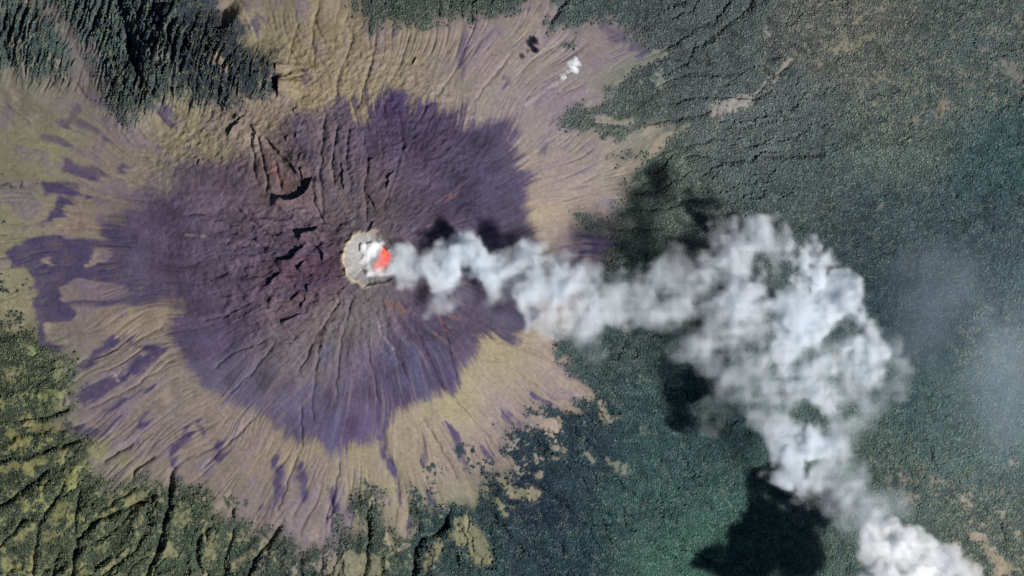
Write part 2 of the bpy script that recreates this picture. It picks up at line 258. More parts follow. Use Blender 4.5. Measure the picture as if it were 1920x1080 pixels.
poly_mixed = union([(640, 930), (700, 900), (780, 880), (840, 830), (930, 800), (1000, 770), (1090, 750), (1120, 790), (1100, 870), (1020, 900), (1010, 960), (900, 960), (920, 1060), (780, 1080), (640, 1100), (540, 1080), (420, 1000), (600, 1030)],
                   [(1130, 170), (1230, 90), (1300, 130), (1180, 260), (1060, 250), (1080, 420), (1180, 400), (1270, 260), (1340, 320), (1220, 400), (1100, 440)])
poly_fields = union([(1500, -60), (1980, -60), (1980, 230), (1800, 260), (1700, 300), (1600, 270), (1560, 150), (1400, 130)], [(1640, 860), (1760, 870), (1980, 880), (1980, 1150), (1780, 1150), (1780, 1000), (1660, 960)], [(1320, 200), (1450, 190), (1300, 300)], [(1800, 560), (1980, 560), (1980, 720), (1780, 720)])
poly_shrub = union([(-300, 495), (20, 500), (62, 505), (58, 545), (30, 560), (-300, 560)], [(-300, 580), (40, 582), (62, 610), (70, 640), (-300, 640)], [(-300, 405), (35, 408), (40, 425), (-300, 430)], [(-300, 330), (80, 335), (85, 352), (-300, 352)], [(1020, 85), (1110, 100), (1150, 150), (1090, 170), (1130, 120), (1075, 75), (1000, 95)], [(1060, 380), (1110, 395), (1090, 440), (1060, 420)],
                   [(660, 900), (720, 890), (760, 900), (720, 930), (660, 930)], [(1000, 330), (1010, 300), (1020, 300), (1015, 330)], [(600, 960), (660, 960), (640, 1010), (590, 1000)], [(840, 830), (900, 835), (960, 880), (930, 900), (870, 900)], [(780, 850), (830, 860), (850, 940), (800, 930)], [(420, 930), (470, 920), (470, 970), (430, 965)])

PR_R = np.array([0, 38, 50, 60, 100, 200, 300, 450, 600, 800, 1000, 1300, 2000, 5000, 9000.])
PR_Z = np.array([3318, 3308, 3300, 3288, 3236, 3104, 2982, 2822, 2690, 2545, 2430, 2300, 2080, 1700, 1500.])
DOME = (709, 490)


def heights(px, py, o):
    r = o['r']
    z = np.interp(r, PR_R, PR_Z).astype(f32)
    fo = smooth(-20, 40, o['fs'])
    g = smooth(55, 200, r)
    # radial gullies on the cone and drainage in the forest
    am = .45 + .9 * smooth(-.3, .5, fbm(px / 85, py / 85, 2, 131))
    calm = 1 - .55 * smooth(20, 90, samp(DARK_SD, px, py)) * smooth(470, 420, py) * smooth(640, 720, px)
    th = o['th']
    ga = smooth(-.25, .35, fbm(px / 100, py / 100, 2, 171)); gb = smooth(-.2, .35, fbm(px / 60, py / 60, 2, 173))
    gul = 8.5 * np.exp(-(o['n2'] / .12) ** 2) * ga + 4.5 * np.exp(-(o['n3'] / .15) ** 2) * gb * smooth(120, 260, r)
    lob = fbm(th * 26, r / 130, 3, 175); levee = 5 * np.tanh(9 * lob) + 4 * np.tanh(10 * perlin(th * 60, r / 110, 177, 60))
    near = smooth(330, 180, r)
    z += g * (1 - fo) * calm * (am * (4.5 * o['n1'] + 1.5 * o['n2'] + .8 * o['n3'] + .7 * o['n4'] * smooth(200, 400, r)) - (.3 + .6 * smooth(330, 430, r)) * gul + .38 * levee * smooth(420, 300, r) * smooth(70, 140, r) + 2.2 * o['mid'] + .7 * o['fine'])
    south = smooth(560, 760, py) * smooth(1150, 700, px)
    rg = ridged(perlin(((np.arctan2(py - CY + 30 * o['mid'], px - CX + 30 * o['mid']) / (2 * np.pi)) % 1) * 64, r / 260, 61, 64))
    dr = perlin(th * 88 + .35 * o['mid'], r / 240 + .3 * o['mid'], 181, 88)
    z += fo * ((8 + 24 * south) * rg + (4 + 6 * south) * ridged(o['n2']) - (20 - 11 * smooth(1400, 1600, px)) * np.exp(-(dr / .08) ** 2) * smooth(-.35, .2, fbm(px / 140, py / 140, 2, 183)) + 6 * o['mid'] + 3 * o['fine'])
    # rocky upper cone
    rock = smooth(420, 250, np.hypot(px - 600, py - 380)) * (1 - fo)
    rk = fbm((px * .35 + py * .08) / 9, (py - .1 * px) / 26, 4, 71)
    wst = smooth(660, 600, px) * smooth(300, 380, py)
    rk2 = fbm(th * 120, r / 45, 4, 79)
    z += rock * (8 * (ridged(rk) * (1 - wst) + ridged(rk2) * wst * .22) + 4 * fbm(px / 11, py / 11, 3, 75)) + smooth(200, 90, np.hypot(px - 540, py - 510)) * 7 * np.tanh(5 * fbm(px / 34, py / 20, 3, 77))
    # forested hills in the corner, ribbed by ravines
    hl = smooth(-40, 60, o['hill'])
    rib = ridged(fbm((px + .28 * py + 5 * o['mid']) / 15, (py - .2 * px) / 90, 4, 81, .6))
    z += hl * 210 * smooth(234, 345, px + 10 * o['mid']) * smooth(210, 90, py)
    z += smooth(-60, 160, o['hill']) * 150 + hl * (44 * rib + 9 * ridged(fbm(px / 26, py / 34, 3, 85)))
    return z


def carve(z, px, py):
    """ravines and scarps, evaluated only round each traced line"""
    ix0 = 19
    for pts, w, d in RAVINES:
        P = np.array(pts, float); d = d * (1.45 if P[:, 1].mean() > 750 else 1.0); mg = w * 5 + 6
        i0 = np.searchsorted(GXv, P[:, 0].min() - mg); i1 = np.searchsorted(GXv, P[:, 0].max() + mg)
        j0 = np.searchsorted(GYv, P[:, 1].min() - mg); j1 = np.searchsorted(GYv, P[:, 1].max() + mg)
        X = px[j0:j1, i0:i1]; Y = py[j0:j1, i0:i1]
        X2 = X + 3.0 * fbm(X / 22, Y / 22, 2, 91); Y2 = Y + 3.0 * fbm(X / 22, Y / 22, 2, 95)
        D = seg_dist(X2, Y2, pts)
        e = np.minimum(np.hypot(X - P[0, 0], Y - P[0, 1]), np.hypot(X - P[-1, 0], Y - P[-1, 1]))
        fade = smooth(0, 4 * w, e + w)
        z[j0:j1, i0:i1] -= d * fade * np.exp(-(D / w) ** 1.4)
    sh = np.array([SUN_H[0], -SUN_H[1]])      # towards the sun in pixels
    for pts, h, dec in SCARPS:
        P = np.array(pts, float); mg = dec * 3 + 6
        i0 = np.searchsorted(GXv, P[:, 0].min() - mg); i1 = np.searchsorted(GXv, P[:, 0].max() + mg)
        j0 = np.searchsorted(GYv, P[:, 1].min() - mg); j1 = np.searchsorted(GYv, P[:, 1].max() + mg)
        X = px[j0:j1, i0:i1]; Y = py[j0:j1, i0:i1]
        X2 = X + 2.2 * fbm(X / 12, Y / 12, 2, 101); Y2 = Y + 2.2 * fbm(X / 12, Y / 12, 2, 105)
        best = np.full(X.shape, 1e12); side = np.zeros(X.shape); endf = np.ones(X.shape)
        n = len(P); ef = 0
        L = np.r_[0, np.cumsum(np.hypot(*np.diff(P, axis=0).T))]
        ef = min(14, L[-1] * .3)
        for k in range(n - 1):
            a, b = P[k], P[k + 1]; e = b - a; ll = e @ e
            t0 = ((X2 - a[0]) * e[0] + (Y2 - a[1]) * e[1]) / ll
            t = np.clip(t0, 0, 1)
            ddx = X2 - a[0] - t * e[0]; ddy = Y2 - a[1] - t * e[1]; d2 = ddx ** 2 + ddy ** 2
            nrm = np.array([-e[1], e[0]]) / math.sqrt(ll)
            if nrm @ sh < 0: nrm = -nrm
            m = d2 < best
            best = np.where(m, d2, best); side = np.where(m, ddx * nrm[0] + ddy * nrm[1], side)
            s = (L[k] + t0 * math.sqrt(ll)); endf = np.where(m, smooth(-3, ef, s) * smooth(-3, ef, L[-1] - s), endf)
        D = np.sqrt(best)
        z[j0:j1, i0:i1] += .78 * h * endf * np.where(side > 0, np.exp(-(D / dec) ** 1.2), 0)
    return z


O = fields(PX, PY)
Z = carve(heights(PX, PY, O), PX, PY)
R_ = O['r']
# summit crater: an oval rim, a bowl and the pit with the lava dome
cxr, cyr = PX - 699, PY - 486
ang = np.arctan2(cyr, cxr)
Rrim = 53 + 4 * np.cos(2 * ang - .5) + 2.5 * np.sin(3 * ang + 1) + 5.0 * fbm(np.cos(ang) * 2.2 + 5, np.sin(ang) * 2.2 + 5, 4, 111) + 1.5 * O['fine']
q = np.hypot(cxr, cyr) / Rrim
O['q'] = q
z_in = 3296 - 62 * smooth(1.0, .35, q) + 4 * O['fine']
Z = np.where(q < 1.0, z_in, Z)
Z += (12 * np.exp(-((q - 1.0) / .09) ** 2)).astype(f32)
Z += np.where((q > .5) & (q < 1.0), 3.5 * O['mid'] * 1.2, 0)
pit = np.hypot(PX - 716, PY - 482) / 28
Z -= (18 * smooth(1.25, .4, pit) * (q < 1.0)).astype(f32)
print('terrain', round(time.time() - T0, 1))


# ------------------------------------------------------------------ colour of the ground
def blend_anchor(px, py, anchors, p=2.2):
    w = np.zeros(px.shape, f32); c = np.zeros(px.shape + (3,), f32)
    for x, y, rgb in anchors:
        k = (1.0 / (((px - x) ** 2 + (py - y) ** 2) / 1e4 + .25) ** p).astype(f32)
        w += k; c += k[..., None] * lin(*rgb)
    return c / w[..., None]


def desat(c, k):
    g = c @ np.array([.3, .5, .2], f32)
    return c * k + g[..., None] * (1 - k)


LEAF_SAT = .96
LEAF = [(1300, 60, (76, 82, 90)), (1600, 60, (88, 90, 92)), (1800, 150, (80, 90, 94)), (1450, 250, (82, 90, 98)), (1700, 260, (84, 94, 96)), (1880, 300, (58, 80, 88)), (1500, 350, (74, 84, 90)), (1650, 420, (64, 78, 88)), (1850, 420, (64, 80, 92)), (1750, 600, (64, 82, 96)), (1880, 700, (78, 98, 106)), (1750, 760, (62, 84, 88)), (1850, 850, (80, 98, 102)), (1650, 880, (78, 92, 94)), (1850, 1020, (88, 98, 98)), (1200, 350, (82, 90, 90)), (1150, 660, (60, 74, 80)), (1250, 800, (54, 76, 82)), (1100, 850, (46, 61, 73)),  # tree colours with the bluish haze of the air mixed in
        (1000, 950, (40, 51, 68)), (1200, 950, (56, 80, 84)), (1280, 1060, (64, 94, 90)), (1050, 1060, (41, 58, 70)), (850, 1000, (50, 68, 74)), (700, 1050, (66, 76, 74)), (550, 1050, (66, 76, 76)), (350, 1000, (72, 82, 74)), (150, 1020, (74, 82, 72)), (50, 900, (66, 74, 68)), (50, 700, (72, 80, 70)), (150, 950, (74, 82, 70)), (100, 60, (72, 84, 88)), (205, 60, (80, 94, 96)), (280, 60, (64, 74, 84)), (400, 80, (54, 60, 70)), (250, 170, (70, 78, 82)), (850, 20, (72, 80, 80)), (1080, 20, (70, 80, 86)), (30, 530, (56, 64, 64))]  # hill trees coloured paler on the sunlit left half
SOIL = [(60, 170, (132, 128, 106)), (150, 120, (120, 114, 106)), (30, 290, (146, 142, 108)), (80, 310, (160, 156, 114)), (250, 260, (158, 148, 126)), (330, 250, (158, 150, 112)), (180, 370, (158, 144, 118)), (500, 60, (152, 142, 108)), (470, 190, (146, 132, 112)), (600, 120, (164, 148, 112)), (700, 120, (164, 150, 120)), (780, 120, (156, 144, 118)), (900, 100, (156, 142, 132)), (1000, 150, (158, 146, 136)), (950, 240, (160, 148, 136)), (1050, 200, (158, 148, 138)), (1130, 90, (148, 136, 130)), (1060, 330, (162, 148, 136)), (1120, 300, (158, 148, 130)), (1030, 400, (170, 154, 128)), (1100, 470, (120, 108, 116)), (10, 450, (150, 148, 112)), (30, 570, (156, 150, 112)), (140, 430, (158, 142, 124)), (150, 540, (142, 126, 122)), (250, 590, (164, 148, 118)), (150, 640, (144, 132, 122)), (280, 660, (156, 142, 126)), (110, 700, (136, 140, 104)), (240, 720, (150, 138, 128)), (200, 770, (138, 124, 126)), (300, 800, (146, 132, 122)), (420, 800, (158, 144, 126)), (180, 860, (146, 144, 100)), (350, 870, (146, 132, 118)), (500, 850, (156, 142, 118)), (480, 930, (142, 130, 118)), (600, 880, (160, 148, 120)), (580, 980, (144, 132, 128)), (680, 880, (162, 152, 120)), (800, 800, (160, 146, 124)), (850, 770, (168, 158, 122)), (960, 690, (162, 150, 120)), (1050, 720, (168, 152, 132)), (950, 770, (154, 140, 132)), (880, 850, (150, 136, 122)), (900, 950, (136, 136, 104)), (700, 1060, (134, 132, 104)), (900, 1040, (130, 128, 98)), (100, 960, (142, 136, 104)), (60, 830, (146, 138, 100)), (350, 980, (134, 128, 106)), (1150, 870, (126, 130, 112)), (1180, 140, (128, 134, 114)), (1400, 190, (154, 148, 138)), (1600, 100, (124, 122, 102)), (1780, 200, (128, 122, 104)), (1880, 130, (120, 116, 108)), (1850, 1030, (158, 148, 124)), (1720, 920, (142, 134, 118)), (1880, 600, (118, 118, 110)), (1250, 300, (126, 130, 110)), (420, 0, (140, 130, 106)), (300, 100, (120, 122, 110))]
DARKC = [(900, 330, (84, 74, 104)), (800, 220, (84, 72, 98)), (960, 260, (92, 82, 106)), (740, 190, (82, 68, 106)), (700, 260, (92, 78, 106)), (620, 260, (114, 99, 112)), (640, 330, (112, 96, 106)), (560, 280, (94, 78, 96)), (520, 320, (124, 104, 106)), (470, 265, (136, 120, 116)), (545, 345, (112, 92, 98)), (450, 320, (94, 80, 100)), (420, 360, (100, 84, 104)), (280, 400, (92, 78, 106)), (240, 480, (86, 76, 102)), (350, 450, (92, 78, 102)), (330, 530, (86, 74, 98)), (450, 470, (98, 82, 104)), (440, 560, (88, 74, 96)), (540, 430, (104, 88, 106)), (570, 500, (84, 62, 82)), (600, 520, (92, 66, 86)), (550, 570, (102, 80, 94)), (400, 640, (84, 72, 102)), (430, 720, (92, 84, 108)), (540, 660, (104, 94, 106)), (580, 760, (90, 80, 112)), (640, 800, (88, 74, 108)), (660, 700, (92, 82, 108)), (620, 600, (124, 110, 114)), (600, 680, (112, 100, 108)), (690, 580, (106, 98, 104)), (760, 700, (82, 72, 104)), (830, 720, (84, 74, 106)), (780, 620, (80, 66, 90)), (880, 600, (88, 78, 100)), (950, 620, (82, 74, 94)), (700, 400, (100, 88, 96)), (800, 400, (88, 76, 98)), (660, 370, (108, 94, 102)), (870, 380, (86, 76, 102)), (1000, 520, (84, 78, 90))]
px, py = PX, PY
leaf = desat(blend_anchor(px, py, LEAF), LEAF_SAT)
soil = blend_anchor(px, py, SOIL)
dark = blend_anchor(px, py, DARKC)
st, fine, mid, big = O['streak'], O['fine'], O['mid'], O['big']
# bare ash: yellow and mauve bands running downhill, pale crests
mauve = lin(124, 110, 128)
lower = smooth(250, 480, R_)
soil = soil * np.array([1.0, 1.01, 1.09], f32)
mv = .16 + .8 * smooth(-.05, .5, st * .8 + .5 * mid + .35 * big)
soil = mix(soil, mauve, np.clip(mv, 0, .8) * lower * (1 - smooth(0, 30, O['fs'])) * .8)
soil = soil * (1 + .10 * fine + .13 * mid + .16 * O['n2'] * lower + .12 * O['n3'] * lower)[..., None]
soil = mix(soil, lin(182, 166, 146), .55 * smooth(.35, .8, -st + .3 * mid) * lower)
# young dark surface: fine radial flow texture
flow = .5 * O['n2'] + .4 * O['n3'] + .3 * mid + .16 * fine
patchy = fbm(px / 60, py / 60, 4, 161)
dark = dark * mix(np.ones(px.shape + (3,), f32) * np.array([1.01, 1.06, .96], f32), np.array([1.27, 1.36, 1.18], f32), smooth(760, 560, px)) * (1 + .30 * flow + .40 * patchy + .16 * big)[..., None]
dark = mix(dark, lin(80, 84, 116), .25 * smooth(.2, .7, O['n1'] + .5 * mid))
dark = mix(dark, lin(132, 116, 124), .55 * smooth(.25, .75, -O['n2'] - .5 * O['n3'] + .3 * fine) * smooth(330, 150, R_))
south = smooth(520, 600, py) * smooth(900, 760, px) * smooth(420, 520, px)
dark = mix(dark, lin(128, 118, 120), .6 * south * smooth(.1, .6, O['n3'] * .7 + O['n4'] * .5 + .25 * O['n2']))
dark = mix(dark, lin(102, 104, 132), .4 * south * smooth(.2, .7, O['n1'] + .4 * mid) * smooth(600, 680, py))
lobe = lin(84, 75, 106) * (1 + .22 * (.5 * O['n3'] + .5 * mid + .3 * fine))[..., None]
soil = soil * mix(np.ones(px.shape + (3,), f32), np.array([.90, .98, .76], f32), smooth(-5, 25, O['scrub']))
bare = mix(soil, lobe, O['lobe'] * (1 - .3 * smooth(345, 300, py)) * (.9 + .25 * mid + .15 * O['n3']).clip(0, .97))
bare = mix(bare, dark, O['dark'])
bare = mix(bare, lin(180, 170, 170), .6 * smooth(-2, 3, samp(PALE_SD, px + 4 * mid, py + 4 * mid) + 2 * fine + 1.5 * O['n3']))
bare = mix(bare, lin(130, 95, 92), .5 * smooth(-3, 5, samp(RUST_SD, px + 5 * mid, py + 5 * mid) + 3 * fine + 2 * O['n3']))
# crater: pale ash lip and grey floor
bare = mix(bare, lin(214, 198, 174), smooth(.78, .95, q + .07 * fine) * smooth(1.16, 1.02, q + .08 * mid + .04 * fine) * (.15 + .8 * smooth(.35, -.45, cxr / 55 + .5 * mid)) * (.8 + .4 * fine))
bare = mix(bare, lin(172, 170, 168) * (1 + .12 * fine + .1 * mid)[..., None], smooth(.96, .88, q))
floorc = leaf * (1.0 + .25 * fine + .2 * mid)[..., None]
ground_rgb = mix(bare, floorc, np.clip(O['forest'] * 1.1, 0, 1))
ground_rgb = np.clip(ground_rgb, .004, .9).astype(f32)
print('colour', round(time.time() - T0, 1))


# ------------------------------------------------------------------ materials
def new_mat(name):
    m = bpy.data.materials.new(name); m.use_nodes = True
    m.node_tree.nodes.clear()
    return m, m.node_tree.nodes, m.node_tree.links


def earth_material(name, amt):
    m, N, L = new_mat(name)
    out = N.new('ShaderNodeOutputMaterial'); b = N.new('ShaderNodeBsdfPrincipled')
    b.inputs['Roughness'].default_value = 1; b.inputs['Specular IOR Level'].default_value = 0.0
    a = N.new('ShaderNodeAttribute'); a.attribute_name = 'albedo'
    tc = N.new('ShaderNodeTexCoord')
    n = N.new('ShaderNodeTexNoise'); n.inputs['Scale'].default_value = 0.045; n.inputs['Detail'].default_value = 5; n.inputs['Roughness'].default_value = .65
    L.new(tc.outputs['Object'], n.inputs['Vector'])
    mr = N.new('ShaderNodeMapRange'); mr.inputs['From Min'].default_value = .3; mr.inputs['From Max'].default_value = .7
    mr.inputs['To Min'].default_value = 1 - amt; mr.inputs['To Max'].default_value = 1 + amt
    L.new(n.outputs['Fac'], mr.inputs['Value'])
    vm = N.new('ShaderNodeVectorMath'); vm.operation = 'SCALE'
    L.new(a.outputs['Color'], vm.inputs[0]); L.new(mr.outputs[0], vm.inputs['Scale'])
    L.new(vm.outputs[0], b.inputs['Base Color'])
    bp = N.new('ShaderNodeBump'); bp.inputs['Strength'].default_value = .35; bp.inputs['Distance'].default_value = 6
    L.new(n.outputs['Fac'], bp.inputs['Height']); L.new(bp.outputs[0], b.inputs['Normal'])
    L.new(b.outputs[0], out.inputs['Surface'])
    return m


MAT_EARTH = earth_material('volcanic_ground', .16)
MAT_LEAF = earth_material('tree_canopy', .2)


def mesh_obj(name, co, faces, mat, rgb=None, parent=None, smooth_=True, normals=None):
    me = bpy.data.meshes.new(name)
    k = faces.shape[1]
    me.vertices.add(len(co)); me.vertices.foreach_set('co', np.ascontiguousarray(co, f32).ravel())
    me.loops.add(faces.size); me.loops.foreach_set('vertex_index', np.ascontiguousarray(faces, np.int32).ravel())
    me.polygons.add(len(faces)); me.polygons.foreach_set('loop_start', np.arange(0, faces.size, k, dtype=np.int32))
    me.update(calc_edges=True)
    me.polygons.foreach_set('use_smooth', np.full(len(faces), smooth_))
    if rgb is not None:
        a = me.attributes.new('albedo', 'FLOAT_COLOR', 'POINT')
        a.data.foreach_set('color', np.c_[rgb, np.ones(len(rgb))].astype(f32).ravel())
    me.materials.append(mat)
    if normals is not None:
        me.normals_split_custom_set_from_vertices(normals)
    ob = bpy.data.objects.new(name, me); COL.objects.link(ob)
    if parent is not None: ob.parent = parent
    return ob


def tag(o, label=None, cat=None, kind=None, group=None):
    if label: o['label'] = label
    if cat: o['category'] = cat
    if kind: o['kind'] = kind
    if group: o['group'] = group
    return o


# ------------------------------------------------------------------ terrain sheets cut from one grid
WX, WY = wx(PX).astype(f32), wy(PY).astype(f32)
VERT = np.stack([WX, WY, Z.astype(f32)], -1).reshape(-1, 3)
RGB = ground_rgb.reshape(-1, 3)
gzy, gzx = np.gradient(Z.astype(np.float64), WY[:, 0].astype(np.float64), WX[0].astype(np.float64))
NRM = np.stack([-gzx, -gzy, np.ones_like(gzx)], -1); NRM /= np.linalg.norm(NRM, axis=-1, keepdims=True)
NRM = NRM.reshape(-1, 3).astype(f32)
idx = np.arange(NX * NY, dtype=np.int32).reshape(NY, NX)
FACES = np.stack([idx[1:, :-1], idx[1:, 1:], idx[:-1, 1:], idx[:-1, :-1]], -1).reshape(-1, 4)


def fmean(a): return ((a[1:, :-1] + a[1:, 1:] + a[:-1, 1:] + a[:-1, :-1]) * .25).reshape(-1)


f_fs, f_q, f_dark, f_lobe, f_hill = fmean(samp(FOREST_SD, PX, PY)), fmean(q), fmean(O['dark']), fmean(O['lobe']), fmean(samp(HILL_SD, PX, PY))
f_x, f_y = fmean(PX), fmean(PY)
cls = np.zeros(len(FACES), np.int8)                                   # ground
cls[(f_hill > -6)] = 1                                                # hills
west = (f_x < 100) & (f_y < 640)
volc = (f_fs < 0) & (f_hill <= -6) & (np.hypot(f_x - CX, f_y - CY) < 760) & ~((f_x < 240) & (f_y < 235)) & ~((f_x < 70) & (f_y > 360) & (f_lobe < .3))
cls[volc] = 2
cls[volc & ((f_dark > .5) | (f_lobe > .5))] = 3
cls[f_q < .93] = 4
cls[(f_q >= .93) & (f_q < 1.06)] = 5


def sheet(name, c, parent=None):
    fc = FACES[cls == c]
    used = np.unique(fc); re = np.zeros(NX * NY, np.int32); re[used] = np.arange(len(used), dtype=np.int32)
    return mesh_obj(name, VERT[used], re[fc], MAT_EARTH, RGB[used], parent, True, NRM[used])


tag(sheet('ground', 0), 'forested and grassy ground surrounding the volcano on every side', 'ground', 'structure')
tag(sheet('hills', 1), 'dark ravine-cut hills beyond the pale ash slope, trees over their ridges', 'hills', 'structure')
vol = bpy.data.objects.new('volcano', None); COL.objects.link(vol)
tag(vol, 'broad volcano with pale ash slopes, dark purple lava fields and a glowing summit crater', 'volcano')
ash = sheet('ash_slope', 2, vol)
lavaf = sheet('lava_field', 3, vol); lavaf['label'] = 'dark purple young lava and ash spreading round the summit'
crater = sheet('crater', 4, vol); crater['label'] = 'grey ash bowl of the summit crater'
rim = sheet('crater_rim', 5, crater); rim['label'] = 'pale tan lip of the crater'
print('sheets', round(time.time() - T0, 1))


def ground_z(px, py):
    u = np.interp(px, GXv, np.arange(NX)); v = np.interp(py, GYv, np.arange(NY))
    i = np.clip(u.astype(int), 0, NX - 2); j = np.clip(v.astype(int), 0, NY - 2); a = u - i; b = v - j
    return (Z[j, i] * (1 - a) + Z[j, i + 1] * a) * (1 - b) + (Z[j + 1, i] * (1 - a) + Z[j + 1, i + 1] * a) * b


# ------------------------------------------------------------------ glowing lava dome in the pit
m, N, L = new_mat('glowing_lava')
out = N.new('ShaderNodeOutputMaterial'); b = N.new('ShaderNodeBsdfPrincipled'); b.inputs['Base Color'].default_value = (.05, .03, .025, 1); b.inputs['Roughness'].default_value = .9
tc = N.new('ShaderNodeTexCoord'); n = N.new('ShaderNodeTexNoise'); n.inputs['Scale'].default_value = .05; n.inputs['Detail'].default_value = 5; n.inputs['Roughness'].default_value = .7
L.new(tc.outputs['Object'], n.inputs['Vector'])
rp = N.new('ShaderNodeValToRGB'); e = rp.color_ramp.elements
e[0].position = .24; e[0].color = (.55, .035, .025, 1); e[1].position = .60; e[1].color = (1, .50, .16, 1)
x = e.new(.40); x.color = (1, .11, .05, 1)
at = N.new('ShaderNodeAttribute'); at.attribute_name = 'heat'
ad = N.new('ShaderNodeMath'); ad.operation = 'MULTIPLY_ADD'; ad.inputs[1].default_value = .5; L.new(at.outputs['Fac'], ad.inputs[0])
sb = N.new('ShaderNodeMath'); sb.operation = 'MULTIPLY_ADD'; sb.inputs[1].default_value = .9; sb.inputs[2].default_value = -.13; L.new(n.outputs['Fac'], sb.inputs[0]); L.new(sb.outputs[0], ad.inputs[2])
L.new(ad.outputs[0], rp.inputs[0]); L.new(rp.outputs[0], b.inputs['Emission Color']); b.inputs['Emission Strength'].default_value = 1.8
L.new(b.outputs[0], out.inputs['Surface']); MAT_LAVA = m
rr = np.linspace(0, 1, 22); aa = np.arange(64) / 64 * 2 * np.pi
A, Rr = np.meshgrid(aa, rr)
shape = 1 + .16 * np.sin(2 * A + .9) + .12 * np.sin(3 * A + 2) + .06 * np.sin(7 * A)
ox = 717 + Rr * shape * 17 * np.cos(A) + 5 * Rr * np.sin(A) * -1; oy = 486 + Rr * shape * 24 * np.sin(A)
oz = ground_z(ox, oy) * 0 + float(ground_z(715, 485)) + 20 * (1 - Rr ** 2) + 5 * fbm(ox / 6, oy / 6, 3, 121) - 8 * smooth(.85, 1, Rr)
oz = np.maximum(oz, ground_z(ox, oy) + 1.5 - 6 * smooth(.93, 1, Rr))
co = np.stack([wx(ox), wy(oy), oz], -1).reshape(-1, 3)
ii = np.arange(22 * 64).reshape(22, 64)
fc = np.stack([ii[:-1], np.roll(ii[:-1], -1, 1), np.roll(ii[1:], -1, 1), ii[1:]], -1).reshape(-1, 4)[:, ::-1]
dome = mesh_obj('lava_dome', co, fc, MAT_LAVA, None, crater)
ha = dome.data.attributes.new('heat', 'FLOAT', 'POINT'); ha.data.foreach_set('value', (1 - Rr ** 1.6).astype(f32).ravel()); dome['label'] = 'orange-red glowing lava dome in the crater pit'

# ------------------------------------------------------------------ forests: one leaf clump per tree
SP = 3.1
jx, jy = np.meshgrid(np.arange(-70, 1992, SP), np.arange(-70, 1152, SP))
jx = (jx + RNG.uniform(-.48, .48, jx.shape) * SP).ravel(); jy = (jy + RNG.uniform(-.48, .48, jy.shape) * SP).ravel()
TO = fields(jx.astype(f32), jy.astype(f32))
keep = RNG.random(jx.shape) * .8 + .12 + .18 * TO['fine'] < TO['forest']
jx, jy = jx[keep].astype(f32), jy[keep].astype(f32)
TO = {k: v[keep] for k, v in TO.items()}
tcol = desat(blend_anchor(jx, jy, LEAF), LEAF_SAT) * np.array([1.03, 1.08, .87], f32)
rn = RNG.standard_normal(len(jx))
m2 = fbm(jx / 13, jy / 13, 3, 141); m3 = fbm(jx / 30, jy / 18, 3, 145)
var = (1 + .16 * rn + .30 * m2 + .34 * TO['mid'] + .2 * TO['n2']).clip(.45, 2.0)
tcol = tcol * (1.6 * var)[:, None].astype(f32)
fld = smooth(-30, 60, samp(poly_fields, jx, jy))
ol = (.95 * smooth(-.14, .34, m2 * .6 + m3 * .6 + .08 * rn + .3 * TO['big'] - .10) * (.30 + .70 * fld)).astype(f32)
tcol = mix(tcol, lin(122, 126, 112) * 1.3, ol)
sx = (smooth(-10, 30, TO['scrub']) + smooth(-10, 20, TO['hill'])).clip(0, 1)
tcol = mix(tcol, lin(118, 122, 88) * 1.35, (.55 * sx * smooth(-.1, .6, m2 + .5 * m3 + .3 * rn * .5)).astype(f32))
vi = (.5 * smooth(.1, .6, -m3 * .8 + .4 * m2) * fld).astype(f32)
tcol = mix(tcol, lin(92, 88, 100) * 1.3, vi)
gm = smooth(.1, .7, TO['big'] + .5 * TO['mid']) * smooth(760, 900, jy) * smooth(820, 1000, jx)
tcol = mix(tcol, lin(72, 108, 98) * 1.5, .2 * gm)
rad = (RNG.uniform(1.25, 2.25, len(jx)) * M * np.where(TO['hill'] > -10, .8, np.where(TO['scrub'] > 0, .9, 1.0)) * RNG.choice([.8, 1, 1.25], len(jx), p=[.4, .45, .15])).astype(f32)
hgt = rad * RNG.uniform(.5, 1.0, len(jx)).astype(f32)
phi = (1 + 5 ** .5) / 2
ICO = np.array([(-1, phi, 0), (1, phi, 0), (-1, -phi, 0), (1, -phi, 0), (0, -1, phi), (0, 1, phi), (0, -1, -phi), (0, 1, -phi), (phi, 0, -1), (phi, 0, 1), (-phi, 0, -1), (-phi, 0, 1)]) / math.hypot(1, phi)
ICF = np.array([(0, 11, 5), (0, 5, 1), (0, 1, 7), (0, 7, 10), (0, 10, 11), (1, 5, 9), (5, 11, 4), (11, 10, 2), (10, 7, 6), (7, 1, 8), (3, 9, 4), (3, 4, 2), (3, 2, 6), (3, 6, 8), (3, 8, 9), (4, 9, 5), (2, 4, 11), (6, 2, 10), (8, 6, 7), (9, 8, 1)])


def forest(sel, label):
    n = int(sel.sum())
    a = RNG.uniform(0, 2 * np.pi, n); ca, sa = np.cos(a), np.sin(a)
    V = ICO[None] * (1 + RNG.uniform(-.28, .28, (n, 12, 1)))
    x = V[..., 0] * ca[:, None] - V[..., 1] * sa[:, None]; y = V[..., 0] * sa[:, None] + V[..., 1] * ca[:, None]
    gz = ground_z(jx[sel], jy[sel])
    co = np.stack([wx(jx[sel])[:, None] + x * rad[sel][:, None], wy(jy[sel])[:, None] + y * rad[sel][:, None], gz[:, None] + (V[..., 2] + .55) * hgt[sel][:, None]], -1)
    fc = (ICF[None] + (np.arange(n) * 12)[:, None, None]).reshape(-1, 3)
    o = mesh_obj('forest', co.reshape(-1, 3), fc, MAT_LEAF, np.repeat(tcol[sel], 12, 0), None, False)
    return tag(o, label, 'forest', 'stuff')


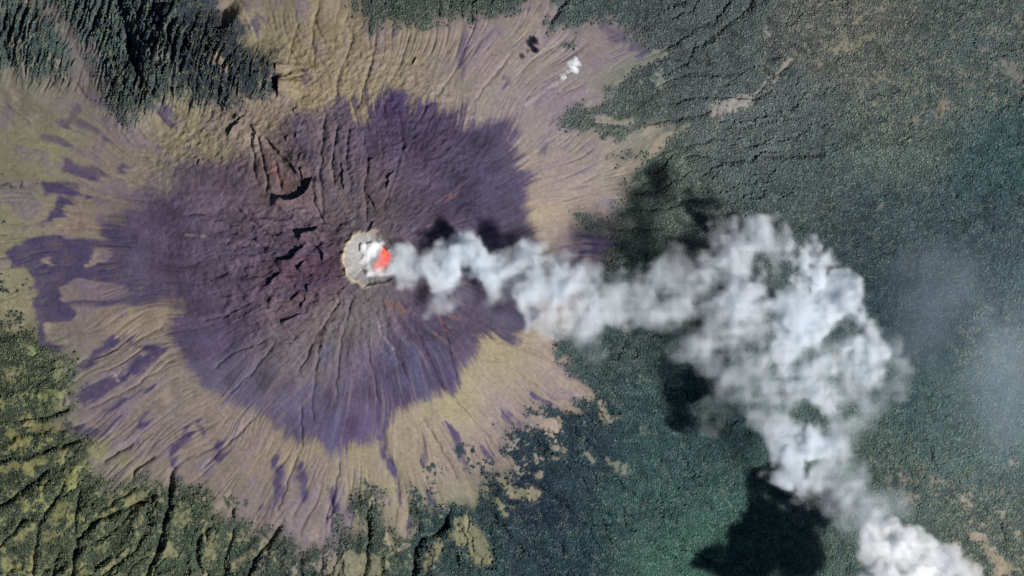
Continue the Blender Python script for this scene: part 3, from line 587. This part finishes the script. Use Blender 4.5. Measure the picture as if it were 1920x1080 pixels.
is_h = TO['hill'] > -25
is_sc = (~is_h) & ((jx < 567) & (jy > 320))
is_e = ~is_h & ~is_sc
north = is_e & (jy < 560)
forest(is_h, 'dark forest covering the ravine-cut hills beside the ash slope')
forest(is_sc, 'patchy scrub forest with yellow clearings and dark gullies below the ash slope')
forest(north, 'grey-green forest and fields on the lower slopes above the smoke plume')
forest(is_e & ~north, 'deep green forest below the smoke plume and around its dark shadows')
print('forest', len(jx), round(time.time() - T0, 1))


# ------------------------------------------------------------------ smoke, steam and clouds
def vnoise(shape, cell, seed, stretch=(1, 1, 1)):
    """smooth value noise on a lattice, 0..1, features about cell voxels wide"""
    r = np.random.default_rng(seed)
    dims = [int(s / (cell * k)) + 4 for s, k in zip(shape, stretch)]
    g = r.random(dims).astype(f32)
    off = r.random(3)
    for ax in range(3):
        t = np.arange(shape[ax]) / (cell * stretch[ax]) + off[ax]
        i = t.astype(int); f = (t - i).astype(f32); f = f * f * (3 - 2 * f)
        sh = [1, 1, 1]; sh[ax] = -1; f = f.reshape(sh)
        g = np.take(g, i, ax) * (1 - f) + np.take(g, i + 1, ax) * f
    return g


def vfbm(shape, cell, octv, seed, billow=False, gain=.55):
    s = 0; a = 1; n = 0
    for k in range(octv):
        v = vnoise(shape, cell / 2 ** k, seed + k)
        if billow: v = np.abs(v - .5) * 2.6
        s = s + a * v; n += a; a *= gain
    return s / n


def blur3(a):
    for ax in range(3):
        a = .5 * a + .25 * np.roll(a, 1, ax) + .25 * np.roll(a, -1, ax)
    return a


def lattice_group(name, o, n, vox, mat):
    g = bpy.data.node_groups.new(name, 'GeometryNodeTree')
    g.interface.new_socket('Geometry', in_out='INPUT', socket_type='NodeSocketGeometry')
    g.interface.new_socket('Geometry', in_out='OUTPUT', socket_type='NodeSocketGeometry')
    N, L = g.nodes, g.links
    gi = N.new('NodeGroupInput'); go = N.new('NodeGroupOutput'); vc = N.new('GeometryNodeVolumeCube')
    vc.inputs['Min'].default_value = o; vc.inputs['Max'].default_value = np.asarray(o) + (np.array(n) - 1) * vox
    for k, c in zip('XYZ', n): vc.inputs['Resolution ' + k].default_value = c
    pos = N.new('GeometryNodeInputPosition')
    sub = N.new('ShaderNodeVectorMath'); sub.operation = 'SUBTRACT'; L.new(pos.outputs[0], sub.inputs[0]); sub.inputs[1].default_value = o
    sc = N.new('ShaderNodeVectorMath'); sc.operation = 'SCALE'; L.new(sub.outputs[0], sc.inputs[0]); sc.inputs['Scale'].default_value = 1 / vox
    sp = N.new('ShaderNodeSeparateXYZ'); L.new(sc.outputs[0], sp.inputs[0])

    def rnd(s):
        x = N.new('ShaderNodeMath'); x.operation = 'ROUND'; L.new(s, x.inputs[0]); return x.outputs[0]

    def im(op, a, b):
        x = N.new('FunctionNodeIntegerMath'); x.operation = op
        for i, v in enumerate((a, b)):
            if isinstance(v, int): x.inputs[i].default_value = v
            else: L.new(v, x.inputs[i])
        return x.outputs[0]
    r = [rnd(sp.outputs[k]) for k in range(3)]
    ix = im('ADD', im('MULTIPLY', im('ADD', im('MULTIPLY', r[0], n[1]), r[1]), n[2]), r[2])
    at = N.new('GeometryNodeInputNamedAttribute'); at.data_type = 'FLOAT'; at.inputs[0].default_value = 'smoke_density'
    si = N.new('GeometryNodeSampleIndex'); si.data_type = 'FLOAT'; si.domain = 'POINT'
    L.new(gi.outputs[0], si.inputs[0]); L.new(at.outputs[0], si.inputs['Value']); L.new(ix, si.inputs['Index'])
    L.new(si.outputs[0], vc.inputs['Density'])
    sm = N.new('GeometryNodeSetMaterial'); L.new(vc.outputs[0], sm.inputs[0]); sm.inputs['Material'].default_value = mat
    L.new(sm.outputs[0], go.inputs[0])
    return g


def smoke_material(name, color, dens, aniso=0.0):
    m, N, L = new_mat(name)
    out = N.new('ShaderNodeOutputMaterial'); p = N.new('ShaderNodeVolumePrincipled')
    p.inputs['Color'].default_value = (*color, 1); p.inputs['Density'].default_value = dens; p.inputs['Anisotropy'].default_value = aniso
    L.new(p.outputs[0], out.inputs['Volume'])
    return m


def veil_material(name, color):
    """outer film of the smoke: as opaque as the smoke below it is thick"""
    m, N, L = new_mat(name)
    out = N.new('ShaderNodeOutputMaterial'); t = N.new('ShaderNodeBsdfTransparent'); d = N.new('ShaderNodeBsdfDiffuse'); d.inputs['Color'].default_value = (*color, 1)
    a = N.new('ShaderNodeAttribute'); a.attribute_name = 'cover'
    x = N.new('ShaderNodeMixShader'); L.new(a.outputs['Fac'], x.inputs[0]); L.new(t.outputs[0], x.inputs[1]); L.new(d.outputs[0], x.inputs[2])
    L.new(x.outputs[0], out.inputs['Surface'])
    return m


MAT_VEIL = veil_material('smoke_film', (.86, .88, .9))


def smoke_thing(name, label, cat, D, o, vox, mat, body, film=.12, iso=.06):
    """a film mesh (the thing) with the smoke volume as its part"""
    g = openvdb.FloatGrid(); g.copyFromArray(np.ascontiguousarray(D))
    pts, tris, quads = g.convertToPolygons(isovalue=iso, adaptivity=0.0)
    lab = np.arange(len(pts)); qa, qb = quads[:, [0, 1, 2]].ravel().astype(int), quads[:, [1, 2, 3]].ravel().astype(int)
    while True:
        old = lab.copy()
        mn = np.minimum(lab[qa], lab[qb]); np.minimum.at(lab, qa, mn); np.minimum.at(lab, qb, mn)
        lab = lab[lab]
        if (lab == old).all(): break
    main = np.bincount(lab).argmax(); kv = lab == main
    re = np.cumsum(kv) - 1; quads = re[quads[kv[quads[:, 0]]].astype(int)]; pts = pts[kv]
    co = pts * vox + np.asarray(o)
    tau = D.sum(2)
    i = np.clip(pts[:, 0].round().astype(int), 0, D.shape[0] - 1); j = np.clip(pts[:, 1].round().astype(int), 0, D.shape[1] - 1)
    cover = film * smooth(.6, 7.0, tau[i, j])
    ob = mesh_obj(name, co, quads.astype(np.int32)[:, ::-1], MAT_VEIL)
    a = ob.data.attributes.new('cover', 'FLOAT', 'POINT'); a.data.foreach_set('value', cover.astype(f32))
    tag(ob, label, cat)
    me = bpy.data.meshes.new(body); me.vertices.add(D.size)
    a = me.attributes.new('smoke_density', 'FLOAT', 'POINT'); a.data.foreach_set('value', np.ascontiguousarray(D, f32).ravel())
    me.materials.append(mat)
    v = bpy.data.objects.new(body, me); COL.objects.link(v); v.parent = ob; v['kind'] = 'stuff'
    md = v.modifiers.new('smoke', 'NODES'); md.node_group = lattice_group(body, tuple(o), D.shape, vox, mat)
    return ob


def puff_field(puffs, zfun, x0, x1, y0, y1, z0, z1, vp, seed, sub=5, zs=.8, RF=.72):
    """lattice over pixel box; puffs (x, y, r, s) in reference pixels -> (shape field, strength field)"""
    vox = vp * M
    nx, ny, nz = int((x1 - x0) / vp) + 1, int((y1 - y0) / vp) + 1, int((z1 - z0) / vox) + 1
    F = np.zeros((nx, ny, nz), f32); Ssum = np.zeros_like(F)
    r_ = np.random.default_rng(seed)
    for x, y, r, s in puffs:
        z = zfun(x, y) + r_.normal() * r * M * .35
        for k in range(1 + sub):
            if k == 0: ax_, ay_, az_, ar, as_ = x, y, z, r, s
            else:
                t = r_.uniform(0, 2 * np.pi); d = r * r_.uniform(.5, 1.0); ar = r * r_.uniform(.35, .6)
                ax_, ay_, az_, as_ = x + d * math.cos(t), y + d * math.sin(t), z + r_.normal() * r * M * .4, s * r_.uniform(.4, 1.2)
            cx_, cy_, cz_ = (ax_ - x0) / vp, (y1 - ay_) / vp, (az_ - z0) / vox; rv = ar * RF / vp; rz = rv * zs
            q3 = 2.3
            i0, i1 = max(0, int(cx_ - rv * q3)), min(nx, int(cx_ + rv * q3) + 2); j0, j1 = max(0, int(cy_ - rv * q3)), min(ny, int(cy_ + rv * q3) + 2); k0, k1 = max(0, int(cz_ - rz * q3)), min(nz, int(cz_ + rz * q3) + 2)
            if i1 <= i0 or j1 <= j0 or k1 <= k0: continue
            I = np.arange(i0, i1)[:, None, None]; J = np.arange(j0, j1)[None, :, None]; K = np.arange(k0, k1)[None, None, :]
            d2 = ((I - cx_) / rv) ** 2 + ((J - cy_) / rv) ** 2 + ((K - cz_) / rz) ** 2
            f = np.clip(np.exp(-d2.astype(f32)) - .005, 0, 1)
            sl = (slice(i0, i1), slice(j0, j1), slice(k0, k1))
            F[sl] += f; Ssum[sl] += f * as_
    St = Ssum / np.maximum(F, 1e-4)
    F = 1 - np.exp(-F * 1.1)
    return F, St, (float(wx(x0)), float(wy(y1)), z0), vox


def swirl(F, St, seed, amp=1.0):
    """shear the puffs into turbulent filaments"""
    I, J, K = np.meshgrid(*[np.arange(k, dtype=f32) for k in F.shape], indexing='ij')
    for c, a_ in ((16, 13), (7, 7.5), (3.5, 3.6)):
        I += (vnoise(F.shape, c, seed) - .5) * a_ * amp; J += (vnoise(F.shape, c, seed + 1) - .5) * a_ * amp; K += (vnoise(F.shape, c, seed + 2) - .5) * a_ * amp * .6; seed += 3
    q_ = [np.clip(np.rint(v), 0, k - 1).astype(np.int32) for v, k in zip((I, J, K), F.shape)]
    q_ = tuple(q_)
    return F[q_], St[q_]


def to_density(F, St, seed, cell=10, cov=1.0, sw=1.0):
    """noise carved by the cover field: solid in the cores, wisps and gaps at the edges"""
    F, St = swirl(F, St, seed + 70, sw)
    n = vfbm(F.shape, cell, 5, seed, False, .6)
    bl = vfbm(F.shape, cell * .9, 4, seed + 20, True, .55)
    n = .55 * (n - .5) * 2.4 + .45 * (.42 - bl) * 2.2          # about -1..1
    g = F * cov + .36 * n * smooth(0, .12, F)
    D = smooth(.18, .85, g) * St * np.clip(.75 + 1.05 * n, .1, 2.4)
    D[F <= .02] = 0
    D = (.6 * D + .4 * blur3(D.astype(f32))).astype(f32)
    D[[0, -1]] = 0; D[:, [0, -1]] = 0; D[:, :, [0, -1]] = 0
    D[D < .006] = 0
    return D


PLUME = [(1440, 810, 26, .5), (1470, 870, 28, .6), (1560, 840, 30, .5), (1585, 880, 30, .4), (1540, 900, 28, .5), (1600, 920, 30, .4), (1420, 790, 24, .35), (1590, 830, 26, .35), (1640, 960, 28, .35), (1510, 925, 24, .4), (738, 502, 13, .7), (746, 478, 13, .7), (752, 495, 15, .8), (762, 508, 15, .6), (772, 478, 14, .6), (745, 512, 14, .4), (756, 482, 14, .5), (752, 522, 14, .35), (768, 490, 22, .6), (775, 515, 20, .5), (800, 480, 22, .7), (830, 470, 20, .8), (870, 455, 20, .9), (885, 445, 15, .7), (815, 505, 22, .7), (845, 500, 25, .8), (880, 490, 30, 1), (830, 530, 16, .7), (820, 565, 22, .5), (850, 560, 20, .3), (800, 555, 14, .3),
         (915, 475, 22, .8), (920, 505, 28, 1), (955, 500, 25, .7), (985, 470, 25, .8), (1010, 460, 20, .6), (990, 510, 28, .8), (960, 540, 22, .4), (930, 545, 20, .25), (1000, 540, 28, .8), (1030, 500, 28, .7), (1060, 480, 22, .5), (1040, 550, 28, .9), (1010, 575, 25, .7), (1060, 590, 25, .6), (1040, 600, 18, .5), (1080, 530, 30, .8), (1100, 570, 28, .7), (1110, 500, 25, .5), (1140, 540, 28, .55), (1100, 600, 20, .4), (1150, 580, 25, .45), (1180, 520, 28, .45), (1190, 560, 28, .45), (1230, 510, 28, .45), (1220, 570, 30, .45), (1190, 605, 18, .3), (1110, 645, 25, .12), (1085, 620, 22, .15),
         (1270, 540, 32, .5), (1270, 590, 30, .45), (1280, 490, 25, .35), (1310, 500, 28, .45), (1330, 470, 25, .45), (1300, 630, 25, .3), (1350, 440, 20, .4), (1400, 450, 28, .5), (1380, 480, 25, .45), (1350, 510, 30, .5), (1345, 560, 30, .6), (1330, 600, 28, .5), (1340, 650, 28, .5), (1390, 520, 28, .4), (1380, 580, 28, .4), (1440, 435, 18, .45), (1455, 415, 12, .3), (1390, 640, 30, .5), (1380, 690, 28, .45), (1425, 610, 28, .4), (1430, 560, 22, .25), (1460, 500, 20, .2), (1470, 600, 25, .7), (1480, 640, 28, .9), (1450, 670, 28, .6), (1500, 600, 28, 1.1), (1500, 480, 22, .8), (1525, 455, 15, .6), (1515, 510, 25, 1.2), (1530, 540, 28, 1.3), (1520, 580, 25, 1.4), (1550, 500, 20, .7), (1575, 545, 22, .7), (1600, 570, 20, .8), (1620, 600, 20, .8), (1580, 620, 25, .35), (1610, 640, 25, .7), (1630, 650, 22, .9), (1620, 690, 25, .9), (1590, 670, 25, .7), (1560, 650, 22, .35), (1670, 610, 15, .25), (1680, 640, 18, .3), (1690, 690, 20, .3), (1690, 725, 16, .3), (1660, 730, 20, .25), (1600, 720, 25, .6), (1570, 700, 25, .6), (1530, 690, 28, .6), (1490, 700, 28, .7), (1500, 740, 28, .6), (1450, 730, 28, .5), (1420, 720, 25, .35), (1400, 750, 22, .25), (1440, 780, 25, .45), (1480, 780, 25, .5), (1540, 750, 28, .7), (1550, 790, 22, .6), (1610, 760, 20, .4), (1580, 780, 20, .35), (1450, 820, 20, .7), (1480, 810, 22, 1), (1510, 830, 22, 1.1), (1540, 830, 20, .9), (1470, 850, 18, .9), (1490, 880, 20, .9), (1520, 890, 22, .8), (1500, 910, 15, .5), (1550, 870, 20, .6), (1580, 850, 18, .3), (1560, 910, 20, .3), (1590, 900, 20, .22), (1620, 930, 22, .2), (1540, 940, 22, .2), (1570, 960, 25, .15), (1630, 970, 20, .25), (1330, 790, 22, .12), (1320, 760, 18, .12), (1350, 740, 20, .2), (1560, 930, 26, .3), (1590, 940, 28, .35), (1610, 975, 26, .35), (1640, 970, 30, .3), (1670, 940, 24, .15), (1700, 965, 22, .2), (1380, 545, 40, .25), (1420, 530, 36, .2), (1300, 560, 44, .25), (1420, 680, 40, .3), (1360, 620, 40, .3), (1450, 560, 36, .25), (1560, 640, 40, .3), (1540, 720, 40, .3), (1310, 660, 34, 0.15), (1350, 700, 32, 0.17), (1400, 700, 36, 0.20), (1370, 750, 30, 0.15), (1430, 760, 34, 0.20), (1300, 610, 36, 0.17), (1650, 650, 34, 0.17), (1660, 700, 32, 0.15), (1620, 740, 34, 0.17), (1590, 790, 30, 0.15), (1420, 480, 30, .45), (1400, 560, 36, .45), (1450, 470, 26, .3), (1260, 500, 30, 0.17), (1170, 545, 40, 0.17), (1210, 600, 30, 0.15), (1480, 560, 30, .8), (1540, 600, 34, .8), (1560, 560, 30, .7)]
CLOUD = [(1620, 1020, 25, .9), (1650, 1000, 22, .9), (1690, 1000, 25, 1), (1670, 1030, 28, 1.2), (1710, 1020, 25, 1), (1640, 1055, 28, 1), (1700, 1060, 30, 1), (1740, 1010, 22, .8), (1750, 1050, 25, .7), (1790, 1040, 18, .35), (1765, 1045, 32, .5), (1795, 1065, 28, .35), (1655, 985, 22, .5), (1820, 1070, 24, .2), (1620, 1100, 40, 1), (1680, 1110, 42, 1), (1740, 1100, 36, .9), (1660, 1160, 45, 1), (1720, 1170, 42, 1), (1640, 1210, 40, 1), (1580, 1120, 32, 1), (1570, 1170, 38, 1), (1610, 1150, 40, 1), (1600, 1085, 16, .7)]
MAT_SMOKE = smoke_material('volcanic_smoke', (.90, .937, .97), .0165, -.2)
MAT_CLOUD = smoke_material('cloud_vapour', (.985, .991, .997), .07, -.2)


PLUME = [(x, y, r, s * (3.0 if s >= .85 else 1.7 if s >= .65 else 1.2 if s >= .45 else 1.0) * (1.35 if x < 1000 else 1) * (1.8 if 1370 < x < 1670 and y < 600 else 1)) for x, y, r, s in PLUME]


def plume_z(x, y):
    return float(np.interp(x, [700, 800, 900, 1100, 1300, 1500, 1700], [3330, 3390, 3435, 3490, 3550, 3590, 3590]))


F, St, o, vox = puff_field(PLUME, plume_z, 700, 1768, 372, 1020, 3180, 3930, 3.6, 5, RF=.88)
HOLES = [(1445, 515, 15), (1440, 545, 11), (1575, 606, 15), (1562, 632, 15), (1598, 626, 10), (1290, 565, 11), (1335, 535, 9), (1275, 610, 13), (1368, 655, 13), (1376, 690, 12), (1448, 690, 9), (1520, 785, 13), (1640, 706, 17), (1482, 522, 15), (1415, 560, 9), (1300, 480, 9), (1570, 760, 10), (1415, 650, 8), (1510, 880, 8), (1240, 560, 9), (970, 525, 10), (890, 530, 14), (790, 535, 12), (1410, 500, 9), (1150, 515, 9), (1560, 585, 6), (1420, 770, 9)]
for hx, hy, hr in HOLES:
    I = np.arange(F.shape[0])[:, None] * 3.6 + 700; J = 1020 - np.arange(F.shape[1])[None, :] * 3.6
    F *= (1 - .62 * np.exp(-(((I - hx) ** 2 + (J - hy) ** 2) / (hr * 1.7) ** 2))).astype(f32)[..., None]
D = to_density(F, St, 300, 8, .91)
smoke_thing('smoke_plume', 'long grey-white smoke plume drifting from the crater and bending round over the forest', 'smoke plume', D, o, vox, MAT_SMOKE, 'smoke')
F, St, o, vox = puff_field(CLOUD, lambda x, y: 3470, 1520, 1840, 940, 1290, 3190, 3750, 3.6, 6)
D = to_density(F, St, 340)
smoke_thing('cloud', 'bright white billowing cloud beyond the end of the smoke plume', 'cloud', D, o, vox, MAT_CLOUD, 'vapour')
SMALL = [(1074, 112, 7, 1), (1076, 122, 9, 1.3), (1078, 133, 8, 1.2), (1064, 138, 6, .6), (1054, 146, 7, .6), (1084, 122, 5, .6), (1050, 155, 4, .4), (1068, 120, 5, .5)]
F, St, o, vox = puff_field(SMALL, lambda x, y: float(ground_z(1075, 125)) + 370, 1030, 1106, 88, 178, float(ground_z(1075, 125)) + 310, float(ground_z(1075, 125)) + 440, 1.5, 8, 4)
D = to_density(F, St, 360, 6, 1.0, .4)
MAT_SMALL = smoke_material('small_cloud_vapour', (.98, .995, .995), .2, -.25)
smoke_thing('small_cloud', 'tiny bright white cloud floating over the pale ash slope near the forest edge', 'cloud', D, o, vox, MAT_SMALL, 'vapour')
zc = float(ground_z(700, 470))
STEAM = [(720, 492, 13, .035), (714, 480, 12, .03), (728, 500, 10, .05), (692, 466, 13, 1.3), (698, 484, 12, 1.2), (703, 514, 13, .07), (690, 512, 12, .04), (722, 520, 10, .10), (745, 508, 9, .35), (752, 470, 11, 1.2), (756, 480, 9, .9), (744, 462, 8, .9), (694, 470, 13, 1.3), (700, 480, 13, 1.3), (704, 464, 12, 1.3), (748, 475, 13, 1.2), (746, 488, 10, .9), (720, 450, 9, 1), (712, 458, 9, 1), (730, 456, 8, .8), (715, 500, 12, .07), (700, 468, 12, 1.2), (696, 476, 10, 1.1), (704, 474, 9, 1), (704, 460, 9, 1), (718, 453, 8, .9), (727, 452, 7, .8), (735, 458, 7, .8), (746, 468, 11, 1), (748, 478, 10, 1), (752, 464, 8, .8), (746, 492, 8, .6), (742, 500, 9, .45), (734, 508, 9, .35), (722, 513, 9, .25), (708, 515, 10, .2), (715, 455, 5, .5), (690, 505, 12, .07), (680, 490, 12, .05)]
F, St, o, vox = puff_field(STEAM, lambda x, y: zc + (8 if x < 710 and y > 456 else 34), 660, 780, 428, 552, zc - 10, zc + 150, 1.5, 9, 4)
D = to_density(F, St, 380, 7, 1.0, .35)
print('steam', D.max(), (D > 0).mean(), o)
MAT_STEAM = smoke_material('steam_vapour', (.998, .998, .998), 1.1, -.45)
smoke_thing('steam', 'dazzling white steam puffs boiling up around the glowing lava in the crater', 'steam', D, o, vox, MAT_STEAM, 'vapour')
# thin drifting smoke east of the plume
VEIL = [(1830, 600, 140, 1), (1760, 600, 110, .5), (1900, 800, 130, .4), (1700, 700, 80, .25), (1780, 570, 80, .8), (1890, 690, 100, .9), (1760, 660, 60, .5), (1950, 560, 110, 1), (1960, 760, 110, .7), (1720, 530, 50, .4), (1820, 800, 90, .35), (1700, 620, 40, .4), (1900, 900, 80, .25)]
VEIL = [(x, y, r * 1.35, s * .75) for x, y, r, s in VEIL]
F, St, o, vox = puff_field(VEIL, lambda x, y: 3350, 1640, 2140, 380, 1060, 3150, 3640, 9, 10, 3, .28)
n = vfbm(F.shape, 8, 4, 390)
D = (smooth(.0, .7, F) * St * (.25 + 1.1 * smooth(.3, .75, n))).astype(f32); D[F <= 0] = 0
D = blur3(blur3(D)); D[[0, -1]] = 0; D[:, [0, -1]] = 0; D[:, :, [0, -1]] = 0
MAT_THIN = smoke_material('thin_smoke', (.78, .89, 1.0), .0015)
ob = smoke_thing('smoke_veil', 'thin bluish smoke veil spreading over the forest beyond the plume', 'smoke', D, o, vox, MAT_THIN, 'smoke', .0, .12)
print('smoke', round(time.time() - T0, 1))

# ------------------------------------------------------------------ sky, sun, camera
w = bpy.data.worlds.new('World'); S.world = w; w.use_nodes = True
sky = w.node_tree.nodes.new('ShaderNodeTexSky'); sky.sky_type = 'NISHITA'; sky.sun_disc = False
sky.sun_elevation = math.radians(SUN_EL); sky.sun_rotation = math.atan2(SUN_H[0], SUN_H[1])
sky.altitude = 2500; sky.ozone_density = 4.0; sky.air_density = .6
bg = w.node_tree.nodes['Background']; bg.inputs['Strength'].default_value = .05
w.node_tree.links.new(sky.outputs[0], bg.inputs['Color'])
sl = bpy.data.lights.new('sun', 'SUN'); sl.energy = 5.0; sl.angle = math.radians(.5); sl.color = (1, .975, .94)
so = bpy.data.objects.new('sun', sl); COL.objects.link(so)
ce = math.cos(math.radians(SUN_EL))
so.rotation_euler = Vector((SUN_H[0] * ce, SUN_H[1] * ce, math.sin(math.radians(SUN_EL)))).to_track_quat('Z', 'Y').to_euler()
so.location = (0, 0, 6000)
cam = bpy.data.cameras.new('camera'); cob = bpy.data.objects.new('camera', cam); COL.objects.link(cob)
ALT = 100000.0
cob.location = (0, 0, 2700 + ALT); cam.sensor_width = 36; cam.lens = 36 * ALT / (1920 * M)
cam.clip_start = 50000; cam.clip_end = 200000
S.camera = cob
S.view_settings.view_transform = 'Standard'; S.view_settings.look = 'None'
S.view_settings.exposure = 0.06; S.view_settings.gamma = 1
c = S.cycles
c.max_bounces = 16; c.diffuse_bounces = 2; c.volume_bounces = 14; c.transparent_max_bounces = 32
c.use_denoising = True
print('done', round(time.time() - T0, 1))
